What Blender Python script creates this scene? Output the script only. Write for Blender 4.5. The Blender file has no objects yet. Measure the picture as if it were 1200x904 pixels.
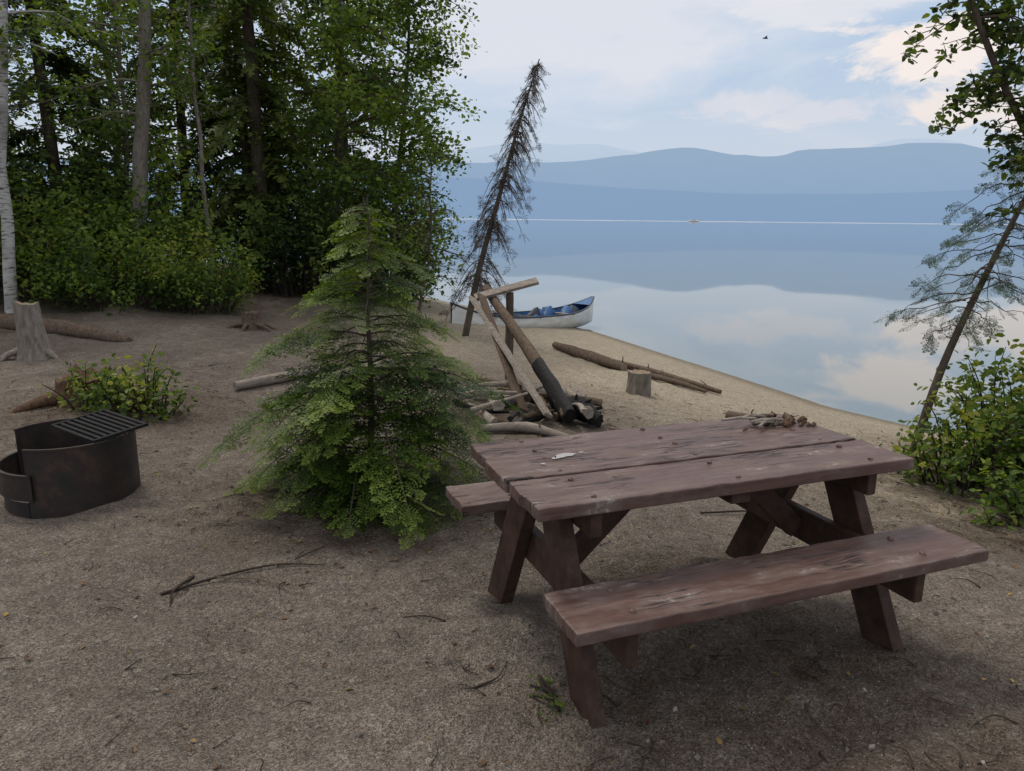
import bpy, math, numpy as np
from mathutils import Vector, Matrix
rng=np.random.default_rng(7)
sc=bpy.context.scene
sc.view_settings.view_transform='Standard'
sc.view_settings.look='None'
sc.view_settings.exposure=0
WATER=-0.6

# ------------------------------------------------------------------ helpers
def nrm(a):
    a=np.asarray(a,float); return a/np.maximum(np.linalg.norm(a,axis=-1,keepdims=True),1e-9)
_perm=np.random.default_rng(3).random((256,256))
def vnoise(x,y,s=1.0,off=0.0):
    x=np.asarray(x,float)*s+off; y=np.asarray(y,float)*s+off*1.7
    xi=np.floor(x).astype(int); yi=np.floor(y).astype(int)
    fx=x-xi; fy=y-yi; fx=fx*fx*(3-2*fx); fy=fy*fy*(3-2*fy)
    g=lambda a,b:_perm[a%256,b%256]
    return (g(xi,yi)*(1-fx)+g(xi+1,yi)*fx)*(1-fy)+(g(xi,yi+1)*(1-fx)+g(xi+1,yi+1)*fx)*fy-0.5
class MB:
    def __init__(s): s.v=[];s.f=[];s.m=[];s.a=[];s.s=[];s.n=0
    def add(s,v,f,mat=0,var=.5,smooth=False):
        v=np.asarray(v,float).reshape(-1,3); f=np.asarray(f,int).reshape(-1,4); k=len(f)
        s.v.append(v); s.f.append(f+s.n); s.n+=len(v)
        s.m.append(np.full(k,mat)); s.a.append(np.broadcast_to(np.asarray(var,float),(k,)).copy()); s.s.append(np.full(k,smooth))
    def build(s,name,mats,parent=None,loc=(0,0,0),rot=(0,0,0),bevel=0):
        v=np.concatenate(s.v); f=np.concatenate(s.f)
        me=bpy.data.meshes.new(name)
        me.vertices.add(len(v)); me.vertices.foreach_set('co',v.ravel())
        me.loops.add(f.size); me.loops.foreach_set('vertex_index',f.ravel().astype(np.int32))
        me.polygons.add(len(f)); me.polygons.foreach_set('loop_start',np.arange(0,f.size,4,dtype=np.int32))
        me.polygons.foreach_set('material_index',np.concatenate(s.m).astype(np.int32))
        me.polygons.foreach_set('use_smooth',np.concatenate(s.s).astype(bool))
        at=me.attributes.new('var','FLOAT','FACE'); at.data.foreach_set('value',np.concatenate(s.a).astype(np.float32))
        me.update(calc_edges=True)
        for m in mats: me.materials.append(m)
        ob=bpy.data.objects.new(name,me); sc.collection.objects.link(ob)
        ob.location=loc; ob.rotation_euler=rot
        if parent: ob.parent=parent
        if bevel:
            b=ob.modifiers.new('bevel','BEVEL'); b.width=bevel; b.segments=2; b.limit_method='ANGLE'
        return ob
def empty(name,loc=(0,0,0),rot=(0,0,0)):
    e=bpy.data.objects.new(name,None); sc.collection.objects.link(e); e.location=loc; e.rotation_euler=rot; return e
def catmull(pts,n=6):
    p=np.array(pts,float); p=np.vstack([2*p[0]-p[1],p,2*p[-1]-p[-2]]); out=[]
    for i in range(1,len(p)-2):
        for t in np.linspace(0,1,n,endpoint=False):
            out.append(.5*((2*p[i])+(-p[i-1]+p[i+1])*t+(2*p[i-1]-5*p[i]+4*p[i+1]-p[i+2])*t*t+(-p[i-1]+3*p[i]-3*p[i+1]+p[i+2])*t**3))
    out.append(p[-2]); return np.array(out)
def tube(mb,pts,rad,n=8,mat=0,var=.5,cap=True,rough=0,capmat=None,flat=1.0,r=rng):
    pts=np.array(pts,float); k=len(pts); rad=np.broadcast_to(np.asarray(rad,float),(k,))
    tan=nrm(np.gradient(pts,axis=0))
    ref=np.array([0,0,1.]) if abs(tan[0][2])<.9 else np.array([1.,0,0])
    u=np.cross(ref,tan[0]); a=np.arange(n)*2*math.pi/n; rings=[]
    base=1+rough*(r.random(n)-.5)
    for i in range(k):
        u=u-np.dot(u,tan[i])*tan[i]; u=u/np.linalg.norm(u); w=np.cross(tan[i],u)
        rr=rad[i]*(base+(rough*.5*(r.random(n)-.5) if rough else 0))
        rings.append(pts[i]+np.outer(np.cos(a)*rr,u)+np.outer(np.sin(a)*rr*flat,w))
    V=np.concatenate(rings); i=np.arange(k-1)[:,None]*n; j=np.arange(n)[None]; j2=(j+1)%n
    F=np.stack([i+j,i+j2,i+n+j2,i+n+j],-1).reshape(-1,4)
    mb.add(V,F,mat,var,True)
    if cap and n>=4:
        cf=np.array([[q,q+1,n-2-q,n-1-q] for q in range(n//2-1)])
        cm=mat if capmat is None else capmat
        mb.add(rings[-1],cf,cm,var); mb.add(rings[0],cf[:,::-1],cm,var)
def box(mb,x0,x1,y0,y1,z0,z1,mat=0,var=.5):
    v=[(x,y,z) for z in (z0,z1) for y in (y0,y1) for x in (x0,x1)]
    mb.add(v,[(0,2,3,1),(4,5,7,6),(0,1,5,4),(2,6,7,3),(0,4,6,2),(1,3,7,5)],mat,var)
def beam(mb,pa,pb,w,t,side,mat=0,var=.5):
    pa=np.array(pa,float); pb=np.array(pb,float); d=nrm(pb-pa); s=np.array(side,float); s=nrm(s-np.dot(s,d)*d); q=np.cross(d,s)
    v=[p+a*q*w/2+b*s*t/2 for p in (pa,pb) for b in (-1,1) for a in (-1,1)]
    mb.add(v,[(0,2,3,1),(4,5,7,6),(0,1,5,4),(2,6,7,3),(0,4,6,2),(1,3,7,5)],mat,var)
def frames(d,up):
    x=nrm(d); z=nrm(up-np.sum(up*x,-1,keepdims=True)*x); y=np.cross(z,x); return np.stack([x,y,z],-1)
def place(mb,tv,tf,tvar,O,D,U,S,mat,var,vmix=.5):
    O=np.array(O);D=np.array(D);U=np.array(U);S=np.array(S);var=np.array(var)
    R=frames(D,U); V=np.einsum('nij,kj->nki',R,tv)*S[:,None,None]+O[:,None]
    F=tf[None]+(np.arange(len(O))*len(tv))[:,None,None]
    va=np.clip(var[:,None]*(1-vmix)+tvar[None]*vmix,0,1)
    mb.add(V.reshape(-1,3),F.reshape(-1,4),mat,va.ravel())

# --- foliage templates
def needle(p,d,l,w):
    d=nrm(d); s=np.array([-d[1],d[0],0]); s=nrm(s) 
    return [p,p+d*l*.4+s*w/2,p+d*l,p+d*l*.4-s*w/2]
def feather(nsub=12,nn=5,fine=True,seed=1,nw=.042,lw=.15):
    r=np.random.default_rng(seed); V=[];va=[]
    V+= [np.array([0,-.008,0]),np.array([1,-.003,-.02]),np.array([1,.003,-.02]),np.array([0,.008,0])]; va.append(.05)
    for i in range(nsub):
        x=.08+.87*i/(nsub-1); sg=1 if i%2 else -1
        L=(.44*(1-x)+.10)*r.uniform(.8,1.15); an=math.radians(r.uniform(42,60))*sg
        d=np.array([math.cos(an),math.sin(an),r.uniform(-.3,.08)]); p=np.array([x,0,-.02*x])
        if fine:
            for q in range(nn):
                s=(q+.4)/nn
                for sg2 in (1,-1):
                    a2=an+sg2*math.radians(58); dd=np.array([math.cos(a2),math.sin(a2),r.uniform(-.2,.2)])
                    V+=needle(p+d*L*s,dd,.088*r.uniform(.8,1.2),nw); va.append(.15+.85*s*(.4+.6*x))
            V+=needle(p+d*L*.9,d,.09,nw); va.append(1)
        else:
            V+=needle(p,d,L*1.1,lw); va.append(.3+.7*x)
    if fine:
        for q in range(9):
            x=.3+.7*q/8
            for sg2 in (1,-1):
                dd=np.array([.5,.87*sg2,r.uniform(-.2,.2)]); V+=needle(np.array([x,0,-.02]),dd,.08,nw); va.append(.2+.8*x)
    else:
        V+=needle(np.array([.45,0,0]),np.array([1,0,-.05]),.65,lw); va.append(1)
    V=np.array(V); F=np.arange(len(V)).reshape(-1,4); return V,F,np.clip(np.array(va),0,1)
FINE=[feather(9,4,True,s) for s in (1,2,3)]
LOW=[feather(9,0,False,s) for s in (4,5)]
THIN=feather(10,0,False,6,lw=.05)
LEAFV=np.array([(0,0,0),(.3,.3,.07),(.72,.24,.06),(1,0,-.05),(0,0,0),(1,0,-.05),(.72,-.24,.06),(.3,-.3,.07)],float)
LEAFF=np.array([(0,3,2,1),(4,7,6,5)]); LEAFA=np.array([.5,.5])
def leaves(mb,C,size,mat,r,var=None,upb=.8):
    C=np.asarray(C,float); n=len(C)
    D=nrm(r.normal(size=(n,3))*[1,1,.55]-[0,0,.25]); U=nrm(r.normal(size=(n,3))*.6+[0,0,upb])
    if var is None: var=r.random(n)
    place(mb,LEAFV,LEAFF,LEAFA,C,D,U,size*r.uniform(.65,1.25,n),mat,var,0)

# ------------------------------------------------------------------ materials
def new_mat(name):
    m=bpy.data.materials.new(name); m.use_nodes=True; nt=m.node_tree
    b=nt.nodes['Principled BSDF']; return m,nt,b
def nd(nt,t,**k):
    n=nt.nodes.new(t)
    for a,b in k.items(): setattr(n,a,b)
    return n
def inp(nt,sock,val):
    if isinstance(val,bpy.types.NodeSocket): nt.links.new(val,sock)
    else: sock.default_value=val
def mth(nt,op,a,b=0.0,c=None,clamp=False):
    n=nd(nt,'ShaderNodeMath',operation=op,use_clamp=clamp); inp(nt,n.inputs[0],a); inp(nt,n.inputs[1],b)
    if c is not None: inp(nt,n.inputs[2],c)
    return n.outputs[0]
def ramp(nt,f,stops,interp='LINEAR'):
    n=nd(nt,'ShaderNodeValToRGB'); n.color_ramp.interpolation=interp; e=n.color_ramp.elements
    while len(e)<len(stops): e.new(.5)
    for q,(p,c) in zip(e,stops):
        q.position=p; q.color=(c,c,c,1) if isinstance(c,(int,float)) else (*c[:3],1)
    nt.links.new(f,n.inputs[0]); return n.outputs[0]
def mix(nt,f,a,b,blend='MIX'):
    n=nd(nt,'ShaderNodeMix',data_type='RGBA',blend_type=blend); inp(nt,n.inputs[0],f)
    for s,v in ((n.inputs[6],a),(n.inputs[7],b)):
        inp(nt,s,v if isinstance(v,bpy.types.NodeSocket) else (*v[:3],1))
    return n.outputs[2]
def coords(nt,scale=(1,1,1),loc=(0,0,0)):
    t=nd(nt,'ShaderNodeTexCoord'); m=nd(nt,'ShaderNodeMapping'); m.inputs['Scale'].default_value=scale; m.inputs['Location'].default_value=loc
    nt.links.new(t.outputs['Object'],m.inputs[0]); return m.outputs[0]
def noise(nt,v,s,d=4,r=.55,dist=0):
    n=nd(nt,'ShaderNodeTexNoise'); nt.links.new(v,n.inputs['Vector']); n.inputs['Scale'].default_value=s; n.inputs['Detail'].default_value=d; n.inputs['Roughness'].default_value=r; n.inputs['Distortion'].default_value=dist
    return n.outputs['Fac']
def voro(nt,v,s,out='Distance',feat='F1'):
    n=nd(nt,'ShaderNodeTexVoronoi',feature=feat); nt.links.new(v,n.inputs['Vector']); n.inputs['Scale'].default_value=s; return n.outputs[out]
def bump(nt,b,h,st,dist):
    n=nd(nt,'ShaderNodeBump'); n.inputs['Strength'].default_value=st; n.inputs['Distance'].default_value=dist; nt.links.new(h,n.inputs['Height']); nt.links.new(n.outputs[0],b.inputs['Normal'])
def attr(nt,name): 
    n=nd(nt,'ShaderNodeAttribute',attribute_name=name); return n.outputs['Fac']
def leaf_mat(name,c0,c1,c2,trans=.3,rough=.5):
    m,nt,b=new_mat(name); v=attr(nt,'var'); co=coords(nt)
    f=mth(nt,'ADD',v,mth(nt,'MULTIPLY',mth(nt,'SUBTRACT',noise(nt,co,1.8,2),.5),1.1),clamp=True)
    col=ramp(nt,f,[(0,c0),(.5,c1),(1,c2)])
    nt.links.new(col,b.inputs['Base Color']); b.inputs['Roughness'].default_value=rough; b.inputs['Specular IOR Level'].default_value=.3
    t=nd(nt,'ShaderNodeBsdfTranslucent'); nt.links.new(mix(nt,1.0,col,(1.6,1.6,.6),'MULTIPLY'),t.inputs[0])
    mx=nd(nt,'ShaderNodeMixShader'); mx.inputs[0].default_value=trans
    nt.links.new(b.outputs[0],mx.inputs[1]); nt.links.new(t.outputs[0],mx.inputs[2])
    nt.links.new(mx.outputs[0],nt.nodes['Material Output'].inputs[0]); return m
def wood_mat(name,ca,cb,scale=(3,3,18),s=4,bs=.6,bd=.01,rough=.85):
    m,nt,b=new_mat(name); co=coords(nt,scale); n=noise(nt,co,s,6,.65,.3); n2=noise(nt,coords(nt),3,3)
    col=mix(nt,mth(nt,'MULTIPLY',n2,.5),ramp(nt,n,[(.3,ca),(.7,cb)]),[x*.55 for x in ca])
    nt.links.new(col,b.inputs['Base Color']); b.inputs['Roughness'].default_value=rough; b.inputs['Specular IOR Level'].default_value=.2
    bump(nt,b,n,bs,bd); return m

M_bark=wood_mat('bark_dark',(.06,.045,.034),(.19,.145,.11),(9,9,2),3)
M_barkg=wood_mat('bark_grey',(.14,.115,.095),(.38,.33,.28),(9,9,2.5),3)
M_twig=wood_mat('twig',(.03,.022,.018),(.09,.065,.05),(10,10,10),3)
M_silver=wood_mat('driftwood_silver',(.19,.155,.125),(.46,.40,.34),(5,5,24),3)
M_drift=wood_mat('driftwood_brown',(.075,.05,.035),(.22,.16,.115),(9,9,9),3)
M_rot=wood_mat('rotten_wood',(.06,.035,.022),(.20,.12,.075),(9,9,3),4)
M_char=wood_mat('charred_wood',(.008,.008,.009),(.035,.033,.032),(12,12,12),3,.8,.02,.6)
M_cut=wood_mat('cut_wood',(.20,.15,.10),(.40,.32,.23),(14,14,14),3)
def birch_mat():
    m,nt,b=new_mat('birch_bark'); n=noise(nt,coords(nt,(3,3,16)),2.5,5,.6); n2=noise(nt,coords(nt),2,3)
    c=mix(nt,ramp(nt,n2,[(.5,0),(.7,1)]),ramp(nt,n,[(.36,(.04,.036,.03)),(.46,(.42,.40,.37)),(.8,(.60,.58,.54))]),(.16,.145,.13))
    nt.links.new(c,b.inputs['Base Color']); b.inputs['Roughness'].default_value=.8; bump(nt,b,n,.4,.01); return m
M_birch=birch_mat()
L_hem=leaf_mat('hemlock_needles',(.010,.026,.006),(.075,.125,.018),(.23,.30,.045),.30)
L_con=leaf_mat('conifer_needles',(.024,.045,.020),(.075,.11,.038),(.16,.21,.06),.35)
L_con2=leaf_mat('cedar_foliage',(.030,.048,.016),(.10,.135,.035),(.20,.24,.055),.35)
L_dec=leaf_mat('broad_leaves',(.030,.06,.014),(.105,.17,.032),(.24,.30,.055),.42)
L_yel=leaf_mat('shrub_leaves',(.030,.06,.012),(.115,.18,.03),(.32,.32,.065),.40)
L_dk=leaf_mat('dark_leaves',(.020,.04,.015),(.075,.115,.03),(.17,.22,.05),.40)
L_dead=leaf_mat('dead_needles',(.018,.014,.012),(.05,.038,.03),(.10,.075,.055),.1)
L_litter=leaf_mat('fallen_leaves',(.07,.035,.02),(.16,.09,.04),(.38,.26,.06),.1)

# ------------------------------------------------------------------ terrain
SH=np.array([(-7000,300),(-200,80),(-30,36),(-8,27),(-2,20.5),(.3,17.2),(1.57,15.2),(2.9,11.6),(3.85,8.9),(4.7,7.7),(6.0,6.6),(8.5,5.2),(14,2.5),(40,-6),(7000,-900)],float)
def shore_d(x,y):
    x=np.asarray(x,float);y=np.asarray(y,float); best=np.full(x.shape,1e9)
    for a,b in zip(SH[:-1],SH[1:]):
        d=b-a; t=np.clip(((x-a[0])*d[0]+(y-a[1])*d[1])/(d@d),0,1)
        best=np.minimum(best,np.hypot(x-a[0]-t*d[0],y-a[1]-t*d[1]))
    ys=np.interp(x,SH[:,0],SH[:,1]); return np.where(y<ys,best,-best)
def sm(a,b,x):
    t=np.clip((x-a)/(b-a),0,1); return t*t*(3-2*t)
def gz(x,y):
    x=np.asarray(x,float);y=np.asarray(y,float); d=shore_d(x,y)
    d=d+vnoise(x,y,.45,5)*.5*sm(.0,3,np.abs(d)+.6)
    z=WATER+np.where(d>0,.62*np.tanh(d/3.6),np.maximum(.13*d,-5))
    inl=sm(.5,4,d)
    z=z+inl*(vnoise(x,y,.5,11)*.07+vnoise(x,y,1.4,2)*.03)
    z=z+sm(5,13,y)*sm(-1.5,-7,x)*.35
    return z
def gzd(x,y):
    z=gz(x,y); inl=sm(.2,2.5,shore_d(x,y))
    am=1+1.6*np.exp(-((x-1.1)**2+(y-2.3)**2)/1.2)
    return z+inl*am*(vnoise(x,y,3.3,7)*.026+vnoise(x,y,7.5,31)*.022+vnoise(x,y,16,13)*.011)
def g1(x,y): return float(gz(np.array([x]),np.array([y]))[0])

nx=720
u=np.linspace(-1,1,nx); A=1.6; B=math.asinh(7000/A)
xs=A*np.sinh(B*u); ys=3.0+A*np.sinh(B*u)
X,Y=np.meshgrid(xs,ys); Z=gzd(X.ravel(),Y.ravel()).reshape(X.shape)
V=np.stack([X,Y,Z],-1).reshape(-1,3)
i=np.arange(nx-1)[:,None]*nx+np.arange(nx-1)[None]
F=np.stack([i,i+1,i+nx+1,i+nx],-1).reshape(-1,4)
m_g,nt,b=new_mat('sandy_ground')
co=coords(nt); be=attr(nt,'beach'); li=attr(nt,'litter_dark')
grain=voro(nt,co,190,'Color'); gs=nd(nt,'ShaderNodeSeparateColor'); nt.links.new(grain,gs.inputs[0])
gr2=voro(nt,co,80,'Color'); gs2=nd(nt,'ShaderNodeSeparateColor'); nt.links.new(gr2,gs2.inputs[0])
big=noise(nt,co,1.1,5,.6); med=noise(nt,co,9,6,.7); fin=noise(nt,co,70,4,.7)
inland=ramp(nt,med,[(.25,(.130,.105,.085)),(.5,(.225,.188,.156)),(.75,(.325,.28,.235))])
inland=mix(nt,ramp(nt,big,[(.35,0),(.65,.75)]),inland,(.135,.110,.090))
beachc=ramp(nt,med,[(.2,(.33,.275,.20)),(.8,(.53,.455,.35))])
col=mix(nt,be,inland,beachc)
lf=mth(nt,'MULTIPLY',li,ramp(nt,noise(nt,co,5,6,.75),[(.35,.15),(.6,1)]),clamp=True)
col=mix(nt,lf,col,ramp(nt,fin,[(.3,(.030,.021,.015)),(.7,(.13,.088,.06))]))
col=mix(nt,1.0,col,ramp(nt,gs.outputs[0],[(0,.55),(.5,1.0),(1,1.5)]),'MULTIPLY')
col=mix(nt,.55,col,ramp(nt,gs2.outputs[1],[(0,.5),(.3,.95),(.8,1.05),(1,1.65)]),'MULTIPLY')
wet=attr(nt,'wet'); col=mix(nt,mth(nt,'MULTIPLY',wet,.55),col,(.10,.085,.06))
nt.links.new(col,b.inputs['Base Color']); b.inputs['Roughness'].default_value=.95; b.inputs['Specular IOR Level'].default_value=.15
h=mth(nt,'ADD',mth(nt,'MULTIPLY',med,1.3),mth(nt,'ADD',mth(nt,'MULTIPLY',fin,.4),mth(nt,'MULTIPLY',voro(nt,co,130),.3)))
bump(nt,b,h,1.0,.03)
mb=MB(); mb.add(V,F,0,.5,True); ground=mb.build('ground',[m_g])
d=shore_d(V[:,0],V[:,1])
beach=1-sm(2.2,5.2,d+vnoise(V[:,0],V[:,1],.8,9)*2.0)
def spot(x,y,r): return 1-sm(.35*r,r,np.hypot(V[:,0]-x,V[:,1]-y))
lit=np.maximum.reduce([spot(-.84,4.15,1.15),spot(-3.2,5.9,1.3)*.8,spot(3.1,4.4,1.8)*.8,spot(.2,6.4,1.3)*.7,sm(8.5,11.5,V[:,1]+vnoise(V[:,0],V[:,1],.4,4)*2)*sm(-2.2,-5,V[:,0]),sm(-5,-7,V[:,0]),spot(1.1,1.9,1.4)*.8,spot(.8,2.9,.9)*.65,spot(4.5,5,2.5)])  # litter spots, plus darker ground under and beside the table
for nme,val in (('beach',beach*(1-.7*sm(-1.5,-5,V[:,0]))),('litter_dark',lit*.9),('wet',1-sm(.0,.5,d))):
    a_=ground.data.attributes.new(nme,'FLOAT','POINT'); a_.data.foreach_set('value',val.astype(np.float32))

# water
m_w,nt,b=new_mat('lake_water')
b.inputs['Base Color'].default_value=(.16,.19,.19,1); b.inputs['Roughness'].default_value=.025; b.inputs['IOR'].default_value=1.6
w1=noise(nt,coords(nt,(.25,1,1)),.9,3,.5); w2=noise(nt,coords(nt,(.02,.06,1)),1,3,.5)
bump(nt,b,mth(nt,'ADD',mth(nt,'MULTIPLY',w1,.02),mth(nt,'MULTIPLY',w2,.15)),.25,.12)
mb=MB(); mb.add([(-8000,-2000,WATER),(8000,-2000,WATER),(8000,9000,WATER),(-8000,9000,WATER)],[(0,1,2,3)]); mb.build('lake_water',[m_w])

# hills
def hill_haze_mat(name,c0,c1,zt,w,na=.5):
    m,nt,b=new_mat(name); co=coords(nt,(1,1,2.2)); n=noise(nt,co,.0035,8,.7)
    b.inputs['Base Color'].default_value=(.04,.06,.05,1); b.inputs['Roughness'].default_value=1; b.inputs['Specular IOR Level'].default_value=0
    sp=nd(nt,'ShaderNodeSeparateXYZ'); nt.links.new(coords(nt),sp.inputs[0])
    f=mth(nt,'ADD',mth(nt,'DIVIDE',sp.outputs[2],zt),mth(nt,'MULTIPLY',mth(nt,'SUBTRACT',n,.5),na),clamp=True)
    e=nd(nt,'ShaderNodeEmission'); nt.links.new(ramp(nt,f,[(0,c0),(1,c1)]),e.inputs[0])  # aerial haze painted as emission, paler with height
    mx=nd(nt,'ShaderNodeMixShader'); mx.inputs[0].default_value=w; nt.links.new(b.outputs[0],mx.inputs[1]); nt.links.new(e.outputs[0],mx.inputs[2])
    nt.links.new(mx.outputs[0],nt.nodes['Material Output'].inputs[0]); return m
def hills(name,y0,y1,prof,mat,seed,na=.16):
    mb=MB(); nxh,nyh=260,30; xs=np.linspace(-9000,9000,nxh); t=np.linspace(0,1,nyh)
    X,T=np.meshgrid(xs,t); Y=y0+(y1-y0)*T
    P=prof(X); H=P*np.sin(np.clip(T*1.05,0,1)*math.pi/2)**1.1
    H=H+P*na*T*(vnoise(X,Y,1/500,seed)+.5*vnoise(X,Y,1/220,seed+3)+.3*vnoise(X,Y,1/90,seed+5))
    V=np.stack([X,Y,H+WATER-.2],-1).reshape(-1,3); i=np.arange(nyh-1)[:,None]*nxh+np.arange(nxh-1)[None]
    mb.add(V,np.stack([i,i+1,i+nxh+1,i+nxh],-1).reshape(-1,4),0,.5,True); return mb.build(name,[mat])
g=lambda x,c,s:np.exp(-((x-c)/s)**2)
hills('near_hill',3000,3700,lambda x:135+75*g(x,-900,1100)+40*g(x,2600,700)+vnoise(x,x*0,1/800,5)*70,hill_haze_mat('near_forest_haze',(.245,.365,.545),(.255,.37,.55),200,.96,.8),4)
hills('forested_hill',3900,4800,lambda x:330+105*g(x,2400,1500)+35*g(x,900,500)+vnoise(x,x*0,1/700,3)*40,hill_haze_mat('far_forest_haze',(.265,.385,.56),(.315,.43,.585),380,.97,.5),2,.14)
hills('distant_hill',6500,8500,lambda x:470+300*g(x,350,1700)+20*g(x,900,300)+390*g(x,4300,1100)+vnoise(x,x*0,1/900,8)*40,hill_haze_mat('distant_haze',(.45,.56,.71),(.52,.62,.755),800,.98,.3),6,.05)
mb=MB(); x=np.linspace(-3000,4500,200); hh=1.4+1.8*np.abs(vnoise(x,x*0,1/60,1))
V=np.concatenate([np.stack([x,x*0+2985,x*0+WATER],-1),np.stack([x,x*0+2998,WATER+hh],-1)]); i=np.arange(199)
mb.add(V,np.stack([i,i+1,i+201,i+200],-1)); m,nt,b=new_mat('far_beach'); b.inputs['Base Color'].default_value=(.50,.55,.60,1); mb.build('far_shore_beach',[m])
m_wp,nt,b=new_mat('white_paint'); n=noise(nt,coords(nt,(1,1,3)),3,5,.6); nt.links.new(ramp(nt,n,[(.3,(.55,.54,.50)),(.6,(.76,.76,.74))]),b.inputs['Base Color']); b.inputs['Roughness'].default_value=.35
bt=empty('motorboat',(690,2940,WATER),(0,0,.2)); mb=MB()
tube(mb,[(-24,0,1.5),(-10,0,2),(12,0,2.2),(26,0,4)],[2.6,3.4,3,.3],8,0); mb.build('hull',[m_wp],bt); mb=MB(); box(mb,-12,4,-2.5,2.5,4.5,8.5); mb.build('cabin',[m_wp],bt)

# ------------------------------------------------------------------ picnic table
def paint_mat():
    m,nt,b=new_mat('worn_brown_paint'); info=nd(nt,'ShaderNodeObjectInfo')
    t=nd(nt,'ShaderNodeTexCoord'); mp=nd(nt,'ShaderNodeMapping'); nt.links.new(t.outputs['Object'],mp.inputs[0]); mp.inputs['Scale'].default_value=(1,1,1)
    cv=nd(nt,'ShaderNodeCombineXYZ'); nt.links.new(mth(nt,'MULTIPLY',info.outputs['Random'],20.0),cv.inputs[2]); nt.links.new(cv.outputs[0],mp.inputs['Location'])
    p=mp.outputs[0]
    m2=nd(nt,'ShaderNodeMapping'); m2.inputs['Scale'].default_value=(1.2,26,12); nt.links.new(p,m2.inputs[0])
    gr=noise(nt,m2.outputs[0],2.2,7,.65,.6)
    m3=nd(nt,'ShaderNodeMapping'); m3.inputs['Scale'].default_value=(.8,9,3); nt.links.new(p,m3.inputs[0])
    ck=noise(nt,m3.outputs[0],1.6,5,.6,.4)
    m4=nd(nt,'ShaderNodeMapping'); m4.inputs['Scale'].default_value=(2,6,3); nt.links.new(p,m4.inputs[0])
    blotch=noise(nt,m4.outputs[0],2.2,6,.7); spk=noise(nt,p,42,5,.75)
    c=ramp(nt,gr,[(.25,(.062,.031,.023)),(.55,(.118,.064,.050)),(.8,(.17,.105,.086))])
    c=mix(nt,ramp(nt,blotch,[(.45,0),(.68,.65)]),c,(.215,.165,.148))
    wear=mth(nt,'MULTIPLY',ramp(nt,blotch,[(.58,0),(.66,1)]),ramp(nt,spk,[(.50,0),(.60,1)]))
    c=mix(nt,mth(nt,'MULTIPLY',wear,.6),c,(.44,.41,.38))
    crack=ramp(nt,mth(nt,'ABSOLUTE',mth(nt,'SUBTRACT',ck,.48)),[(0,1),(.018,0)])
    crack=mth(nt,'MULTIPLY',crack,ramp(nt,noise(nt,p,2.0,2),[(.47,0),(.53,1)]))
    c=mix(nt,crack,c,(.012,.009,.008))
    nt.links.new(c,b.inputs['Base Color']); nt.links.new(ramp(nt,blotch,[(.3,.33),(.7,.68)]),b.inputs['Roughness']); b.inputs['Specular IOR Level'].default_value=.5
    bump(nt,b,mth(nt,'SUBTRACT',mth(nt,'MULTIPLY',gr,.6),crack),.7,.008); return m
M_paint=paint_mat()
M_paintd=wood_mat('brown_paint_frame',(.045,.025,.018),(.120,.068,.050),(6,6,6),3,.5,.004,.6)
M_bolt,nt,b=new_mat('bolt_metal'); b.inputs['Base Color'].default_value=(.14,.085,.07,1); b.inputs['Roughness'].default_value=.5; b.inputs['Metallic'].default_value=.3
def plank(name,parent,x0,x1,y0,y1,z0,z1,seed):
    r=np.random.default_rng(seed); n=40; x=np.linspace(x0,x1,n); V=[]
    e0=np.convolve(r.normal(size=n+6),np.ones(7)/7,'valid')*.0035; e1=np.convolve(r.normal(size=n+6),np.ones(7)/7,'valid')*.0035
    ny=6
    for i in range(n):
        ya=y0+e0[i]; yb=y1+e1[i]
        xo=(r.normal(size=ny)*.0025 if i in (0,n-1) else np.zeros(ny))
        for z in (z0,z1):
            for j in range(ny):
                V.append((x[i]+xo[j],ya+(yb-ya)*j/(ny-1),z+(.0016*math.sin(j*1.3+seed)+.001*r.normal() if z==z1 else 0)))
    F=[]
    for i in range(n-1):
        a=i*2*ny; c=a+2*ny
        for j in range(ny-1):
            F.append((a+j,a+j+1,c+j+1,c+j)); F.append((a+ny+j,c+ny+j,c+ny+j+1,a+ny+j+1))
        F.append((a,c,c+ny,a+ny)); F.append((a+ny-1,a+2*ny-1,c+2*ny-1,c+ny-1))
    for j in range(ny-1):
        F.append((j,ny+j,ny+j+1,j+1)); a=(n-1)*2*ny; F.append((a+j,a+j+1,a+ny+j+1,a+ny+j))
    mb=MB(); mb.add(V,F); return mb.build(name,[M_paint],parent,bevel=.005)
TX,TY=.69,2.82
tz=g1(TX,TY)
table=empty('picnic_table',(TX,TY,tz+.015),(0,0,math.radians(21.1)))
zt=.70
plank('tabletop_plank_near',table,-.785,.785,-.363,-.098,zt-.045,zt,1)
plank('tabletop_plank_middle',table,-.79,.77,-.086,.146,zt-.045,zt+.003,2)
plank('tabletop_plank_far',table,-.775,.765,.154,.372,zt-.045,zt-.001,3)
plank('seat_near',table,-.78,.875,-.645,-.385,.385,.43,5)
plank('seat_far',table,-.80,.84,.39,.645,.385,.43,6)
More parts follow.
